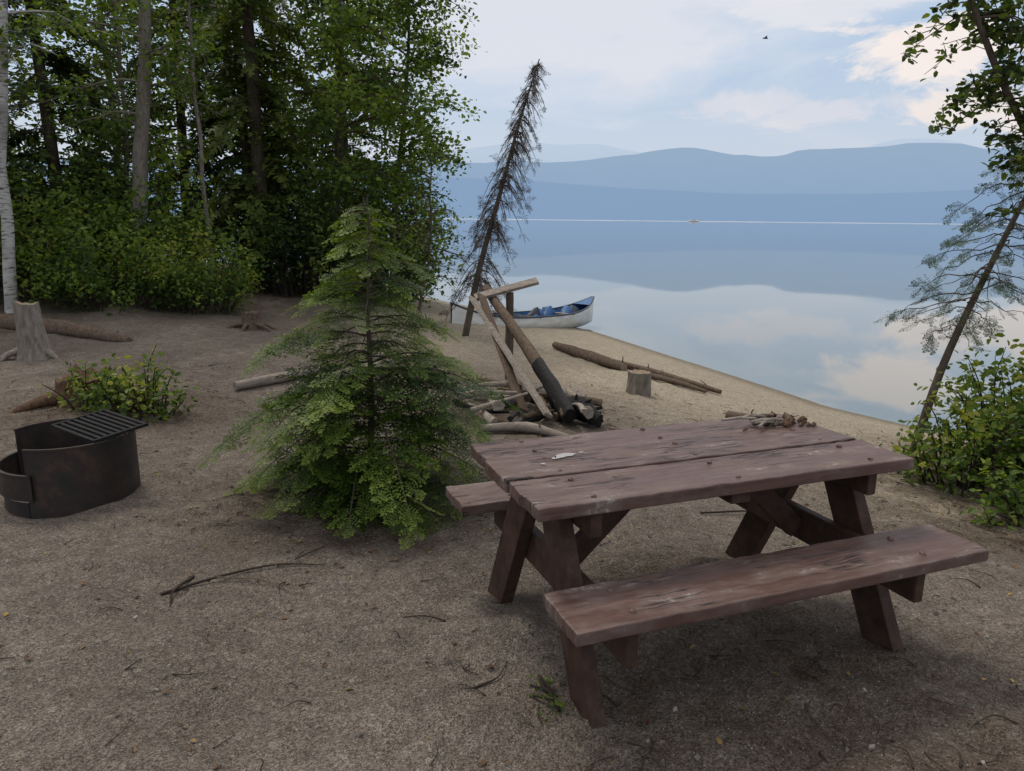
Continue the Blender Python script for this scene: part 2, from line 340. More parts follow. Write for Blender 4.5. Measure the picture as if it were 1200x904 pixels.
for k,fx in enumerate((-.62,.66)):
    sgn=1 if fx<0 else -1
    for s in (-1,1):
        mb=MB(); yb,yt=s*.47,s*.09; hw=.082
        v=[(fx+dx,y+e*hw,z) for (y,z) in ((yb,-.10),(yt,zt-.0465)) for dx in (-.028,.028) for e in (-1,1)]
        mb.add(v,[(0,2,3,1),(4,5,7,6),(0,1,5,4),(2,6,7,3),(0,4,6,2),(1,3,7,5)]); mb.build('leg_%d'%(k*2+(s>0)+1),[M_paintd],table,bevel=.004)
    mb=MB(); a,c=sorted((fx+sgn*.030,fx+sgn*.072))
    box(mb,a,c,-.60,.60,.245,.3835); mb.build('seat_support_beam_%d'%(k+1),[M_paintd],table,bevel=.006)
    mb=MB(); box(mb,a,c,-.34,.34,zt-.137,zt-.0465); mb.build('tabletop_cleat_%d'%(k+1),[M_paintd],table,bevel=.004)
    mb=MB(); beam(mb,(fx+sgn*.09,0,.30),(fx+sgn*.46,0,zt-.06),.085,.04,(0,1,0)); mb.build('brace_%d'%(k+1),[M_paintd],table,bevel=.003)
mb=MB(); box(mb,-.04,.04,-.34,.34,zt-.09,zt-.0465); mb.build('center_cleat',[M_paintd],table,bevel=.003)
mb=MB(); r=np.random.default_rng(5)
for fx in (-.57,.0,.61):
    for yy in (-.32,-.15,-.05,.10,.20,.33):
        tube(mb,[(fx+r.normal()*.008,yy,zt),(fx,yy,zt+.006),(fx,yy,zt+.008)],[.010,.008,.004],8)
for fx in (-.57,.61):
    for yy in (-.59,-.45,.45,.58):
        tube(mb,[(fx,yy,.43),(fx,yy,.437),(fx,yy,.4395)],[.012,.010,.004],8)
mb.build('bolts',[M_bolt],table)
mb=MB(); m,nt,b=new_mat('white_splatter'); b.inputs['Base Color'].default_value=(.38,.37,.37,1); b.inputs['Roughness'].default_value=.7
def blob(mb,cx,cy,z,ra,rb,rot,r):
    n=16; a=np.arange(n)*2*math.pi/n; rr=1+.45*np.convolve(np.tile(r.normal(size=n),3),np.ones(3)/3,'same')[n:2*n]
    x=np.cos(a)*ra*rr; y=np.sin(a)*rb*rr; X=cx+x*math.cos(rot)-y*math.sin(rot); Y=cy+x*math.sin(rot)+y*math.cos(rot)
    mb.add(np.stack([X,Y,X*0+z],-1),[[q,q+1,n-2-q,n-1-q] for q in range(n//2-1)])
r=np.random.default_rng(12)
blob(mb,-.50,.09,zt+.0065,.05,.020,.2,r); blob(mb,-.41,.11,zt+.0065,.012,.006,.2,r); blob(mb,-.60,.03,zt+.0065,.010,.008,.2,r)
mb.build('splatter_marks',[m],table)
pile=empty('pile_of_cones_and_sticks'); pile.parent=table
mb=MB(); r=np.random.default_rng(21)
for q in range(38):
    x,y=.62+r.normal()*.08,.22+r.normal()*.05; s=r.uniform(.008,.018)
    tube(mb,[(x,y,zt+.004+s*.3),(x+s,y+r.normal()*.006,zt+.004+s),(x+2*s,y,zt+.004+s*.6)],[s*.5,s*.9,s*.4],6,int(r.integers(0,2)),r.random(),rough=.4)
for q in range(9):
    x,y=.56+r.normal()*.05,.24+r.normal()*.04; a=r.uniform(-.6,1.0); l=r.uniform(.04,.09); z=zt+.015+r.random()*.02
    tube(mb,[(x-l*math.cos(a),y-l*math.sin(a),z),(x,y,z+.006),(x+l*math.cos(a),y+l*math.sin(a),z)],[.006,.007,.005],6,2)
mb.build('cones_and_bark',[M_rot,M_drift,M_silver],pile)

# ------------------------------------------------------------------ fire ring
def steel():
    m,nt,b=new_mat('rusty_steel'); co=coords(nt); n=noise(nt,co,7,7,.7); n2=noise(nt,coords(nt,(10,10,1.5)),2,4)
    c=ramp(nt,n,[(.35,(.022,.019,.017)),(.55,(.045,.031,.025)),(.75,(.11,.062,.042))]); c=mix(nt,ramp(nt,n2,[(.5,0),(.7,.5)]),c,(.03,.027,.026))
    nt.links.new(c,b.inputs['Base Color']); b.inputs['Roughness'].default_value=.62; b.inputs['Metallic'].default_value=.3; bump(nt,b,n,.3,.004); return m
M_steel=steel()
FX,FY=-2.53,4.12; fr=empty('fire_ring',(FX,FY,g1(FX,FY)))
def arc(mb,ri,ro,z0,z1,a0,a1,n=48,mat=0):
    a=np.radians(np.linspace(a0,a1,n)); V=[]
    for t in a:
        c,s=math.cos(t),math.sin(t); V+=[(ri*c,ri*s,z0),(ro*c,ro*s,z0),(ro*c,ro*s,z1),(ri*c,ri*s,z1)]
    F=[]
    for i in range(n-1):
        p=i*4;q=p+4
        for k in range(4): F.append((p+k,p+(k+1)%4,q+(k+1)%4,q+k))
    F+=[(0,3,2,1),((n-1)*4,(n-1)*4+1,(n-1)*4+2,(n-1)*4+3)]; mb.add(V,F,mat)
mb=MB(); arc(mb,.335,.342,-.05,.365,-98,172); arc(mb,.332,.347,.358,.37,-98,172); mb.build('steel_ring',[M_steel],fr)
mb=MB(); arc(mb,.335,.342,-.05,.07,173,261,20); mb.build('low_front',[M_steel],fr)
mb=MB(); arc(mb,.352,.359,.085,.225,168,268,28); arc(mb,.348,.364,.218,.23,168,268,28); mb.build('sliding_vent',[M_steel],fr)
m,nt,b=new_mat('ash'); n=noise(nt,coords(nt),14,6,.7); nt.links.new(ramp(nt,n,[(.35,(.02,.019,.018)),(.7,(.17,.16,.15))]),b.inputs['Base Color']); bump(nt,b,n,.8,.03)
mb=MB(); k=30; rr=np.linspace(.001,.333,10); a=np.arange(k)*2*math.pi/k
V=[(q*math.cos(t),q*math.sin(t),.03+.03*math.sin(7*q*10+t*2)*.4) for q in rr for t in a]
mb.add(V,[(i*k+j,i*k+(j+1)%k,(i+1)*k+(j+1)%k,(i+1)*k+j) for i in range(9) for j in range(k)],0,.5,True); mb.build('ash_bed',[m],fr)
gr=empty('grate',(.18,.03,.40),(math.radians(5),math.radians(3),math.radians(-32))); gr.parent=fr
mb=MB()
for q in range(9): 
    y=-.15+.30*q/8; beam(mb,(-.23,y,0),(.19,y,0),.019,.012,(0,0,1))
for x in (-.23,.19): beam(mb,(x,-.16,.0),(x,.16,.0),.016,.017,(0,0,1))
mb.build('bars',[M_char],gr)
mb=MB(); r=np.random.default_rng(3)
for q in range(5):
    a=r.uniform(0,3.1); x,y=r.normal(size=2)*.08; l=.13; tube(mb,[(x-l*math.cos(a),y-l*math.sin(a),.06),(x,y,.08),(x+l*math.cos(a),y+l*math.sin(a),.07)],.022,6)
mb.build('charred_wood',[M_char],fr)

# ------------------------------------------------------------------ canoe
M_blue,nt,b=new_mat('blue_gear'); n=noise(nt,coords(nt),5,4,.6); nt.links.new(ramp(nt,n,[(.3,(.02,.07,.20)),(.7,(.06,.19,.42))]),b.inputs['Base Color']); b.inputs['Roughness'].default_value=.5
M_dark,nt,b=new_mat('dark_trim'); b.inputs['Base Color'].default_value=(.02,.03,.05,1); b.inputs['Roughness'].default_value=.4
bow=np.array([1.68,15.9]); stern=np.array([-1.05,12.6]); cc=(bow+stern)/2; dd=bow-stern; L=float(np.hypot(*dd))
can=empty('canoe',(cc[0],cc[1],-.53),(0,math.radians(2.6),math.atan2(dd[1],dd[0])))
def hullpts(s,off=0):
    bm=(.43-off)*max(0.02,(1-abs(s)**2.3))**.8; kz=.02+.10*abs(s)**6+off; top=.36+.28*abs(s)**3.5; xx=s*L/2*(1-off*.3)
    th=np.linspace(-math.pi/2,math.pi/2,15); return np.stack([np.full(15,xx),bm*np.sign(np.sin(th))*np.abs(np.sin(th))**.75,kz+(top-kz)*(1-np.cos(th)**.8)],-1)
S=np.linspace(-1,1,41)
for nme,off,mt in (('hull',0,m_wp),('interior',.012,M_blue)):
    mb=MB(); V=np.concatenate([hullpts(s,off) for s in S]); i=np.arange(40)[:,None]*15+np.arange(14)[None]
    mb.add(V,np.stack([i,i+1,i+16,i+15],-1).reshape(-1,4),0,.5,True); mb.build(nme,[mt],can)
mb=MB()
for sd in (0,14): tube(mb,[hullpts(s)[sd] for s in S],.017,6)
mb.build('gunwales',[M_dark],can)
mb=MB()
for s0,s1 in ((.80,.99),(-.99,-.80)):
    a=[hullpts(s) for s in np.linspace(s0,s1,5)]; V=[p for q in a for p in (q[0]+[0,0,.01],q[14]+[0,0,.01])]
    mb.add(V,[(2*i,2*i+1,2*i+3,2*i+2) for i in range(4)])
mb.build('end_decks',[M_blue],can)
mb=MB()
for s in (-.55,-.1,.4): q=hullpts(s); beam(mb,q[0]-[0,0,.02],q[14]-[0,0,.02],.16 if s!=-.1 else .06,.02,(0,0,1))
mb.build('thwarts_and_seats',[M_silver],can)
mb=MB(); r=np.random.default_rng(9)
for q in range(7):
    x=r.uniform(.2,1.6); tube(mb,[(x-.16,r.normal()*.05,.24),(x,0,.31+r.random()*.07),(x+.18,r.normal()*.05,.25)],[.07,.13,.06],10,int(q%3==0),rough=.3)
mb.build('packed_gear',[M_blue,M_dark],can)

# ------------------------------------------------------------------ wood debris
def log(name,pts,rad,mats,n=12,rough=.25,mat=0,capmat=None,knots=0,seed=0,extra=None,flat=1):
    r=np.random.default_rng(seed); mb=MB(); P=catmull(pts,6); R=np.interp(np.linspace(0,1,len(P)),np.linspace(0,1,len(rad)),rad)
    tube(mb,P,R,n,mat,.5,True,rough,capmat,flat,r)
    for q in range(knots):
        i=int(r.integers(1,len(P)-1)); dr=nrm(r.normal(size=3)+[0,0,.6]); l=r.uniform(.06,.16); tube(mb,[P[i],P[i]+dr*l*.6,P[i]+dr*l+r.normal(size=3)*.02],[R[i]*.3,R[i]*.2,R[i]*.1],6,mat,r=r)
    if extra: extra(mb)
    return mb.build(name,mats)
def G(x,y,h=0): return (x,y,g1(x,y)+h)
log('driftwood_log',[G(.62,10.9,.05),G(1.0,10.1,.05),G(1.42,9.35,.04)],[.045,.07,.08,.05],[M_drift,M_cut],knots=3,seed=1,capmat=1)
log('driftwood_log',[G(1.25,9.8,.05),G(1.8,9.1,.05),G(2.38,8.35,.04)],[.04,.045,.025],[M_drift],knots=3,seed=2)
log('driftwood_log',[G(1.5,9.1,.04),G(1.9,8.7,.04),G(2.2,8.3,.03)],[.03,.035,.02],[M_drift],knots=2,seed=3)
log('driftwood_log',[G(2.0,6.75,.04),G(2.35,6.5,.05),G(2.8,6.35,.03)],[.05,.045,.02],[M_drift],knots=3,seed=4)
log('driftwood_log',[G(1.95,6.45,.04),G(2.25,6.2,.05)],[.035,.03],[M_silver],knots=1,seed=5)
log('pale_log',[G(-2.65,7.0,.03),G(-2.3,7.35,.05),G(-1.8,8.0,.04)],[.045,.05,.035],[M_silver],knots=2,seed=6)
log('pale_log',[G(-2.1,7.1,.03),G(-1.5,7.9,.06),G(-1.0,9.2,.05)],[.04,.05,.035],[M_silver],knots=3,seed=7)
log('fallen_log',[G(-6.6,9.6,.02),G(-5.6,9.3,.05),G(-4.6,8.9,.0)],[.12,.11,.05],[M_drift],knots=3,seed=8,rough=.4)
log('leaning_log',[(-.30,8.25,.86),(.02,7.3,.55),(.30,6.55,.24),(.47,5.98,.03)],[.045,.05,.055,.06],[M_drift,M_char],seed=10,rough=.3,
    extra=lambda mb:tube(mb,catmull([(.235,6.72,.32),(.36,6.35,.17),(.475,5.96,.025)],5),[.060]*4+[.066]*7,12,1,rough=.35))
def board(name,a,b,w,t,side,mat=M_silver):
    mb=MB(); beam(mb,a,b,w,t,side); return mb.build(name,[mat],bevel=.004)
board('leaning_board',(-.42,7.75,.80),(.30,5.95,.03),.09,.035,(.5,.3,1))
board('leaning_board',(-.33,7.85,.82),(.10,6.1,.03),.10,.03,(.5,.3,1),M_drift)
board('weathered_plank',(-.40,7.9,.79),(.26,8.05,.96),.10,.035,(-.1,-.55,1))
log('wooden_post',[(-.03,8.0,-.2),(-.03,8.0,.4),(-.03,8.0,.84)],[.045,.045,.042],[M_bark],n=8,seed=12)
def twisted(mb):
    r=np.random.default_rng(31)
    for q in range(34):
        c=np.array([r.uniform(-.3,.62),r.uniform(6.0,6.9)]); a=r.uniform(-.5,3.0); l=r.uniform(.10,.34); z=g1(*c)+r.uniform(.03,.20)
        d=np.array([math.cos(a),math.sin(a),r.uniform(-.15,.25)])
        P=catmull([np.array([*c,z])-d*l,np.array([*c,z])+r.normal(size=3)*.03,np.array([*c,z])+d*l],4)
        tube(mb,P,np.linspace(r.uniform(.02,.05),.012,len(P)),8,int(r.choice([0,1,2,1])),rough=.5,r=r)
mb=MB(); twisted(mb); mb.build('driftwood_pile',[M_drift,M_silver,M_char])
log('charred_log',[G(.42,6.3,.07),G(.6,6.2,.11),G(.72,6.0,.06)],[.08,.09,.05],[M_char,M_drift],rough=.7,knots=5,seed=14)
log('pale_log',[G(-.25,5.7,.04),G(.12,5.75,.05),G(.45,5.55,.03)],[.03,.045,.025],[M_silver],knots=2,seed=15)
def stump(name,x,y,r0,h,flare,mats,seed,roots=5,jag=0,tilt=(0,0)):
    r=np.random.default_rng(seed); mb=MB(); n=24; z0=g1(x,y)-.05; a=np.arange(n)*2*math.pi/n
    lob=np.convolve(np.tile(r.normal(size=n),3),np.ones(3)/3,'same')[n:2*n]*.16; rings=[]
    hs=np.linspace(0,1,9)
    for t in hs:
        rr=r0*(1+lob*(1.3-.7*t)+flare*(1-t)**3*(1+lob*2))+r.normal(size=n)*r0*.02
        rings.append(np.stack([x+tilt[0]*t+np.cos(a)*rr,y+tilt[1]*t+np.sin(a)*rr,z0+(h+.05)*t+(jag*r.normal(size=n)*t**4)],-1))
    top=rings[-1]; c=top.mean(0); 
    for q in (.6,.25,.02): rings.append(c+(top-c)*q-[0,0,.01+jag*.6])
    V=np.concatenate(rings); k=len(rings); i=np.arange(k-1)[:,None]*n; j=np.arange(n)[None]; j2=(j+1)%n
    F=np.stack([i+j,i+j2,i+n+j2,i+n+j],-1); mb.add(V,F[:8].reshape(-1,4),0,.5,True); mb.add(V,F[8:].reshape(-1,4),1,.5,False)
    for q in range(roots):
        t=r.uniform(0,6.28); l=r.uniform(1.3,2.6)*r0; dx,dy=math.cos(t),math.sin(t)
        P=[(x+dx*r0*.6,y+dy*r0*.6,z0+.16*h+.06),(x+dx*(r0+l*.45),y+dy*(r0+l*.45),z0+.09),(x+dx*(r0+l)+r.normal()*.05,y+dy*(r0+l),z0+.01)]
        tube(mb,catmull(P,4),np.linspace(r0*.33,r0*.1,9),8,0,rough=.3,r=r)
    return mb.build(name,mats)
stump('tree_stump',-5.16,8.0,.125,.58,.6,[M_barkg,M_cut],1,6,.012,(-.04,0))
stump('rotten_stump',-3.70,6.35,.22,.22,.5,[M_rot,M_rot],2,6,.025)
stump('cut_log_round',1.34,7.75,.115,.24,.05,[M_barkg,M_cut],3,0,.004)
stump('rotten_stump',-3.6,10.3,.12,.22,.5,[M_drift,M_drift],4,5,.02)

# ------------------------------------------------------------------ trees
def wob(x,y,z,H,r,amp,lean,curve=(0,0),k=14):
    t=np.linspace(0,1,k); ox=np.cumsum(r.normal(size=k))*amp; oy=np.cumsum(r.normal(size=k))*amp; ox-=ox[0];oy-=oy[0]
    return np.stack([x+lean[0]*t+ox+curve[0]*np.sin(t*math.pi),y+lean[1]*t+oy+curve[1]*np.sin(t*math.pi),z-.15+t*(H+.15)],-1)
def conifer(name,x,y,H,R,zc,rad,seed,lean=(0,0),mats=(M_bark,L_con),dens=1.,droop=.55,sp=.16,ss=(.34,.60),nl=10,dead=8,elev=.15):
    r=np.random.default_rng(seed); mb=MB(); T=wob(x,y,g1(x,y),H,r,.02,lean); zb=T[0][2]
    tube(mb,T,np.linspace(1,.12,len(T))**.8*rad,10,0,rough=.12,r=r)
    O=[[],[]];D=[[],[]];U=[[],[]];Sz=[[],[]];Va=[[],[]]
    nlm=int((H-zc)*nl*dens)
    for q in range(nlm+dead):
        if q<nlm: z=zc+(H-zc)*(q+r.random())/nlm
        else: z=r.uniform(.8,zc+1)
        if z>7 and r.random()<.6: continue
        P0=np.array([np.interp(z,T[:,2]-zb,T[:,c]) for c in range(3)])
        az=r.uniform(0,6.283); dh=np.array([math.cos(az),math.sin(az),0])
        fr_=(z-zc)/(H-zc)
        Lb=(R*(1-max(fr_,0))**.75*r.uniform(.45,1.1)+.15) if q<nlm else r.uniform(.3,1.0)
        el=elev*r.uniform(.3,1.5); s=np.linspace(0,1,6)
        P=P0+np.outer(s*Lb,dh)+np.outer((el*s-droop*s*s)*Lb,[0,0,1])+r.normal(size=(6,3))*.02*s[:,None]
        tube(mb,P,np.linspace(.006+.010*Lb,.003,6),4,0,cap=False,r=r)
        if q>=nlm: continue
        spc=sp*(1.0 if z<7 else 2.0)
        for s_ in np.arange(.15,1.001,spc/max(Lb,.3)):
            p=np.array([np.interp(s_,s,P[:,c]) for c in range(3)])
            for sg in (-1,1,0):
                if sg==0 and r.random()<.5: continue
                an=az+sg*r.uniform(.5,1.1); k=int(r.integers(0,2))
                d=np.array([math.cos(an),math.sin(an),-droop*s_*.9+r.normal()*.15-.12])
                O[k].append(p+r.normal(size=3)*.02); D[k].append(d); U[k].append(np.array([0,0,1.])+r.normal(size=3)*.35)
                Sz[k].append(r.uniform(*ss)*(1.1-.4*s_)); Va[k].append(np.clip(.15+.5*s_+r.normal()*.2,0,1))
    for k in (0,1):
        if O[k]: place(mb,*LOW[k],O[k],D[k],U[k],Sz[k],1,Va[k],.5)
    return mb.build(name,list(mats))
def decid(name,x,y,H,R,zc,rad,seed,lean=(0,0),curve=(0,0),mats=(M_barkg,L_dec),nl=34,leaf=.10,per=22,up=.5,sub=8,spread=.14):
    r=np.random.default_rng(seed); mb=MB(); T=wob(x,y,g1(x,y),H,r,.03,lean,curve); zb=T[0][2]
    tube(mb,T,np.linspace(1,.15,len(T))**.9*rad,10,0,rough=.1,r=r); C=[];Va=[]
    for q in range(nl):
        f=(q+r.random())/nl; z=zc+(H-zc)*f*.97
        P0=np.array([np.interp(z,T[:,2]-zb,T[:,c]) for c in range(3)])
        az=r.uniform(0,6.283); Lb=R*r.uniform(.5,1.1)*(math.sin(math.pi*(.22+.72*f)))**.7
        s=np.linspace(0,1,6); dh=np.array([math.cos(az),math.sin(az),0]); el=up*r.uniform(.3,1.6)
        P=P0+np.outer(s*Lb,dh)+np.outer((el*s-.45*s*s)*Lb,[0,0,1])+np.cumsum(r.normal(size=(6,3)),0)*.03*Lb*s[:,None]
        tube(mb,P,np.linspace(.008+.014*Lb,.004,6),5,0,cap=False,r=r)
        cv=r.normal()*.18
        for w in range(sub):
            s_=.2+.8*(w+r.random())/sub; p=np.array([np.interp(s_,s,P[:,c]) for c in range(3)])
            d=nrm(dh*.6+r.normal(size=3)*[.7,.7,.35]-[0,0,.25]); l=r.uniform(.25,.7)*Lb*.5+.15
            tube(mb,[p,p+d*l*.5,p+d*l-[0,0,.06*l]],[.006,.004,.003],4,0,cap=False,r=r)
            m=int(per*(1 if z<7 else .35)*l/.4)+4; t=r.random(m)**.7
            C.append(p+np.outer(t*l,d)+r.normal(size=(m,3))*spread*[1,1,.8]); Va.append(np.clip(.45+cv+r.normal(size=m)*.2+.15*r.normal(),0,1))
    leaves(mb,np.concatenate(C),leaf,1,r,np.concatenate(Va)); return mb.build(name,list(mats))
# left woodland
decid('alder_tree',-6.6,13.0,10,1.7,2.4,.15,1,(.9,0),(.25,0),nl=36,per=17,leaf=.09)
decid('birch_tree',-6.98,10.4,9,1.2,3.2,.085,2,(1.1,.2),(-.1,0),(M_birch,L_dec),nl=22,per=10,leaf=.08)
conifer('cedar_tree',-4.85,14.9,11,1.5,2.0,.16,3,(.05,0),(M_bark,L_con2),.9,.85)
conifer('hemlock_tree',-5.7,16.5,11,1.7,1.2,.11,4,mats=(M_bark,L_con2),droop=.8)
decid('alder_tree',-3.75,15.6,9,2.3,1.8,.12,5,(.4,-.2),(.2,0),(M_bark,L_dec),nl=58,per=23,up=.3)
decid('alder_tree',-2.75,16.8,7.2,1.7,1.0,.08,6,(.5,0),(0,0),(M_bark,L_dec),nl=42,per=21,up=.35)
conifer('hemlock_tree',-8.6,14.6,12,1.8,1.0,.13,7,mats=(M_bark,L_con),droop=.7)
conifer('cedar_tree',-10.4,13.6,12,1.8,1.0,.14,8,mats=(M_bark,L_con2),droop=.8)
conifer('hemlock_tree',-7.4,17.5,12,1.9,.8,.12,9,mats=(M_bark,L_con),droop=.7)
conifer('cedar_tree',-11.8,16.5,13,2.1,.9,.16,10,mats=(M_bark,L_con),droop=.75,dens=.9)
conifer('hemlock_tree',-4.1,18.8,10,1.9,.8,.11,11,mats=(M_bark,L_con),droop=.7)
decid('alder_tree',-9.3,18.0,10,2.2,1.3,.11,12,nl=38,leaf=.12,per=15,mats=(M_barkg,L_dk))
decid('alder_tree',-5.9,19.5,9,2.2,1.2,.10,13,nl=38,leaf=.12,per=15,mats=(M_barkg,L_dk))
decid('birch_tree',-8.4,12.2,8.5,1.3,2.2,.06,14,(.4,0),(.1,0),(M_barkg,L_yel),nl=28,leaf=.08,per=13)
decid('birch_tree',-7.75,15.2,8.5,1.3,2.0,.06,15,(.3,0),(.1,0),(M_barkg,L_dec),nl=28,leaf=.09,per=15)
decid('alder_tree',-1.85,14.6,3.4,.9,.7,.03,16,(.3,0),(0,0),(M_bark,L_dec),nl=24,leaf=.07,per=8,sub=5,spread=.1)
decid('alder_tree',-12.3,14.2,9.5,2.0,1.4,.1,18,nl=34,leaf=.105,per=14,mats=(M_barkg,L_dec))
decid('birch_tree',-5.35,13.6,9,.9,3.2,.045,22,(-.2,0),(.1,0),(M_barkg,L_dec),nl=18,leaf=.08,per=10)
def bush(name,x,y,rx,ry,h,n,leaf,mat,seed,stems=40,sp=.07,stem=M_twig,low=.15):
    r=np.random.default_rng(seed); mb=MB(); C=[];Va=[]; per=max(1,n//stems)
    for q in range(stems):
        a=r.uniform(0,6.283); rr=math.sqrt(r.random()); ex,ey=math.cos(a)*rr,math.sin(a)*rr
        bx,by=x+ex*rx*.55,y+ey*ry*.55; z=g1(bx,by)-.03; hh=h*math.sqrt(max(.08,1-.8*rr*rr))*r.uniform(.4,1.25)
        tip=np.array([x+ex*rx*1.05+r.normal()*.05,y+ey*ry*1.05+r.normal()*.05,z+hh]); P0=np.array([bx,by,z]); mid=(P0+tip)/2+[0,0,.15*h]+r.normal(size=3)*.04
        P=catmull([P0,mid,tip],4); tube(mb,P,np.linspace(.009,.003,len(P)),4,0,cap=False,r=r)
        t=low+(1-low)*r.random(per)**.75; i=t*(len(P)-1); i0=np.minimum(i.astype(int),len(P)-2); f=(i-i0)[:,None]
        C.append(P[i0]*(1-f)+P[i0+1]*f+r.normal(size=(per,3))*sp); Va.append(np.clip(.15+.42*t+r.normal()*.22+r.normal(size=per)*.16,0,1))
    C=np.concatenate(C); C[:,2]=np.maximum(C[:,2],gz(C[:,0],C[:,1])+.02)
    leaves(mb,C,leaf,1,r,np.concatenate(Va)); return mb.build(name,[stem,mat])
bush('shrub',-7.7,11.3,1.5,1.0,1.9,4500,.085,L_yel,1,60,.11)
bush('shrub',-5.95,11.1,1.1,.9,1.15,4200,.07,L_dec,2,60,.10)
bush('shrub',-4.75,11.4,.95,.8,1.05,4200,.065,L_yel,3,60,.10)
bush('shrub',-9.8,11.5,1.4,1.2,1.9,4500,.09,L_yel,4,60,.12)
bush('shrub',-6.4,13.0,1.6,1.0,2.3,5500,.095,L_dec,5,70,.13)
bush('shrub',-4.0,14.4,1.5,1.0,2.1,6000,.095,L_dk,6,80,.13)
bush('shrub',-2.7,15.4,1.1,.9,1.6,4500,.09,L_dk,7,60,.12)
bush('shrub',-9.0,14.0,2.0,1.4,2.6,6000,.11,L_dk,8,80,.15)
bush('shrub',-5.6,17.2,2.4,1.2,2.7,6000,.12,L_dk,9,80,.16)
bush('shrub',-12.5,12.6,1.8,1.6,2.3,4500,.115,L_dec,10,60,.14)
bush('shrub',-3.2,18.3,1.8,1.0,2.5,4500,.12,L_dk,20,60,.16)
bush('shrub',-9.5,17.2,2.4,1.2,2.6,4500,.13,L_dk,21,70,.16)
bush('shrub',-2.95,5.85,.42,.32,.52,800,.052,L_yel,11,38,.055)
bush('shrub',-3.45,6.1,.38,.3,.38,550,.052,L_yel,12,30,.05)
bush('shrub',3.75,5.35,.75,.6,.95,3000,.060,L_yel,13,60,.08)
bush('shrub',3.1,4.95,.5,.4,.64,1500,.052,L_yel,14,44,.07)
bush('shrub',4.3,4.6,.7,.6,.90,2600,.058,L_yel,15,54,.08)
bush('shrub',3.35,4.30,.55,.4,.42,1400,.048,L_dec,16,46,.06)
bush('shrub',4.9,5.7,.9,.6,1.20,2600,.060,L_yel,17,54,.09)
bush('small_plant',.16,2.22,.05,.05,.05,60,.018,L_dec,18,8,.012)

# young hemlock (fine needles)
def fine_hemlock(name,x,y,H,R,nb,seed,mats,T=None,rad=.02,prof=None,elev=.42,droop=.62,step=.05,wd=.42,fmin=.05,tw=.07,upn=.18,clump=0):
    r=np.random.default_rng(seed); mb=MB(); z0=g1(x,y)
    if T is None: T=wob(x,y,z0,H,r,.006,(.02,0),k=12)
    tube(mb,T,np.linspace(1,.12,len(T))*rad,8,0,r=r)
    O=[[],[],[]];D=[[],[],[]];U=[[],[],[]];Sz=[[],[],[]];Va=[[],[],[]]
    for q in range(nb):
        f=fmin+(.98-fmin)*(q+r.random())/nb
        i=f*(len(T)-1); i0=min(int(i),len(T)-2); P0=T[i0]*(1-(i-i0))+T[i0+1]*(i-i0)
        az=q*2.399+r.normal()*.4
        Lb=R*prof(f)*r.uniform(.58,1.15); dh=np.array([math.cos(az),math.sin(az),0]); s=np.linspace(0,1,8)
        e=elev*(.6+.7*f)*r.uniform(.5,1.4); bend=r.normal()*.15; sd=np.array([-dh[1],dh[0],0])
        P=P0+np.outer(s*Lb,dh)+np.outer((e*s-droop*s*s)*Lb,[0,0,1])+np.outer(bend*s*s*Lb,sd)
        if clump: P=P+np.cumsum(r.normal(size=(8,3)),0)*.018
        tube(mb,P,np.linspace(.003+.006*Lb,.0015,8),5,0,cap=False,r=r); bv=r.normal()*.16
        for s_ in np.arange(.10 if not clump else .3,1.0,step/max(Lb,.12)):
            if clump and math.sin(s_*9+q*1.7)<-.25: continue
            p=np.array([np.interp(s_,s,P[:,c]) for c in range(3)])
            for sg in (-1,1):
                an=az+bend*2*s_+sg*(r.uniform(.6,1.05) if not clump else r.uniform(.2,1.6)); l=(wd*(1-s_)**.8*Lb*min(1,s_*3.5+.35)+tw)*r.uniform(.7,1.3); k=int(r.integers(0,3))
                d=np.array([math.cos(an),math.sin(an),(e-2*droop*s_)*.45-.15+r.normal()*(.08 if not clump else .45)])
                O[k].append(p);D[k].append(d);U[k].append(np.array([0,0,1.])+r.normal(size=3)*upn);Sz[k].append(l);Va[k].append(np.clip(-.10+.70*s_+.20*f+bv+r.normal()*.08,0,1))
        k=int(r.integers(0,3)); O[k].append(P[-2]);D[k].append(P[-1]-P[-3]);U[k].append(np.array([0,0,1.]));Sz[k].append(.15);Va[k].append(.9)
    for k in range(3):
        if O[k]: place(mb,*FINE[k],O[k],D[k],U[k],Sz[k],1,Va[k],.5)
    return mb.build(name,list(mats))
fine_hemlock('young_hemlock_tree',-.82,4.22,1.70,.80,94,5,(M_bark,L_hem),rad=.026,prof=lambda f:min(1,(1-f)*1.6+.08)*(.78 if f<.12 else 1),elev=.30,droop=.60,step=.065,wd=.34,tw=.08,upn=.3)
Tr=catmull([G(2.95,5.35,-.1),(3.14,5.4,.55),(3.40,5.45,1.25),(3.72,5.5,2.0),(4.15,5.5,2.9),(4.55,5.5,3.9)],5)
L_hd=leaf_mat('hemlock_dark',(.010,.022,.010),(.04,.065,.022),(.10,.14,.04),.22)
fine_hemlock('leaning_hemlock_tree',2.95,5.35,4,.56,120,8,(M_bark,L_hd),T=Tr,rad=.034,prof=lambda f:.3 if f<.32 else (.9-.4*abs(f-.55)),elev=.10,droop=.45,step=.055,wd=.06,fmin=.27,tw=.095,upn=1.0,clump=1)
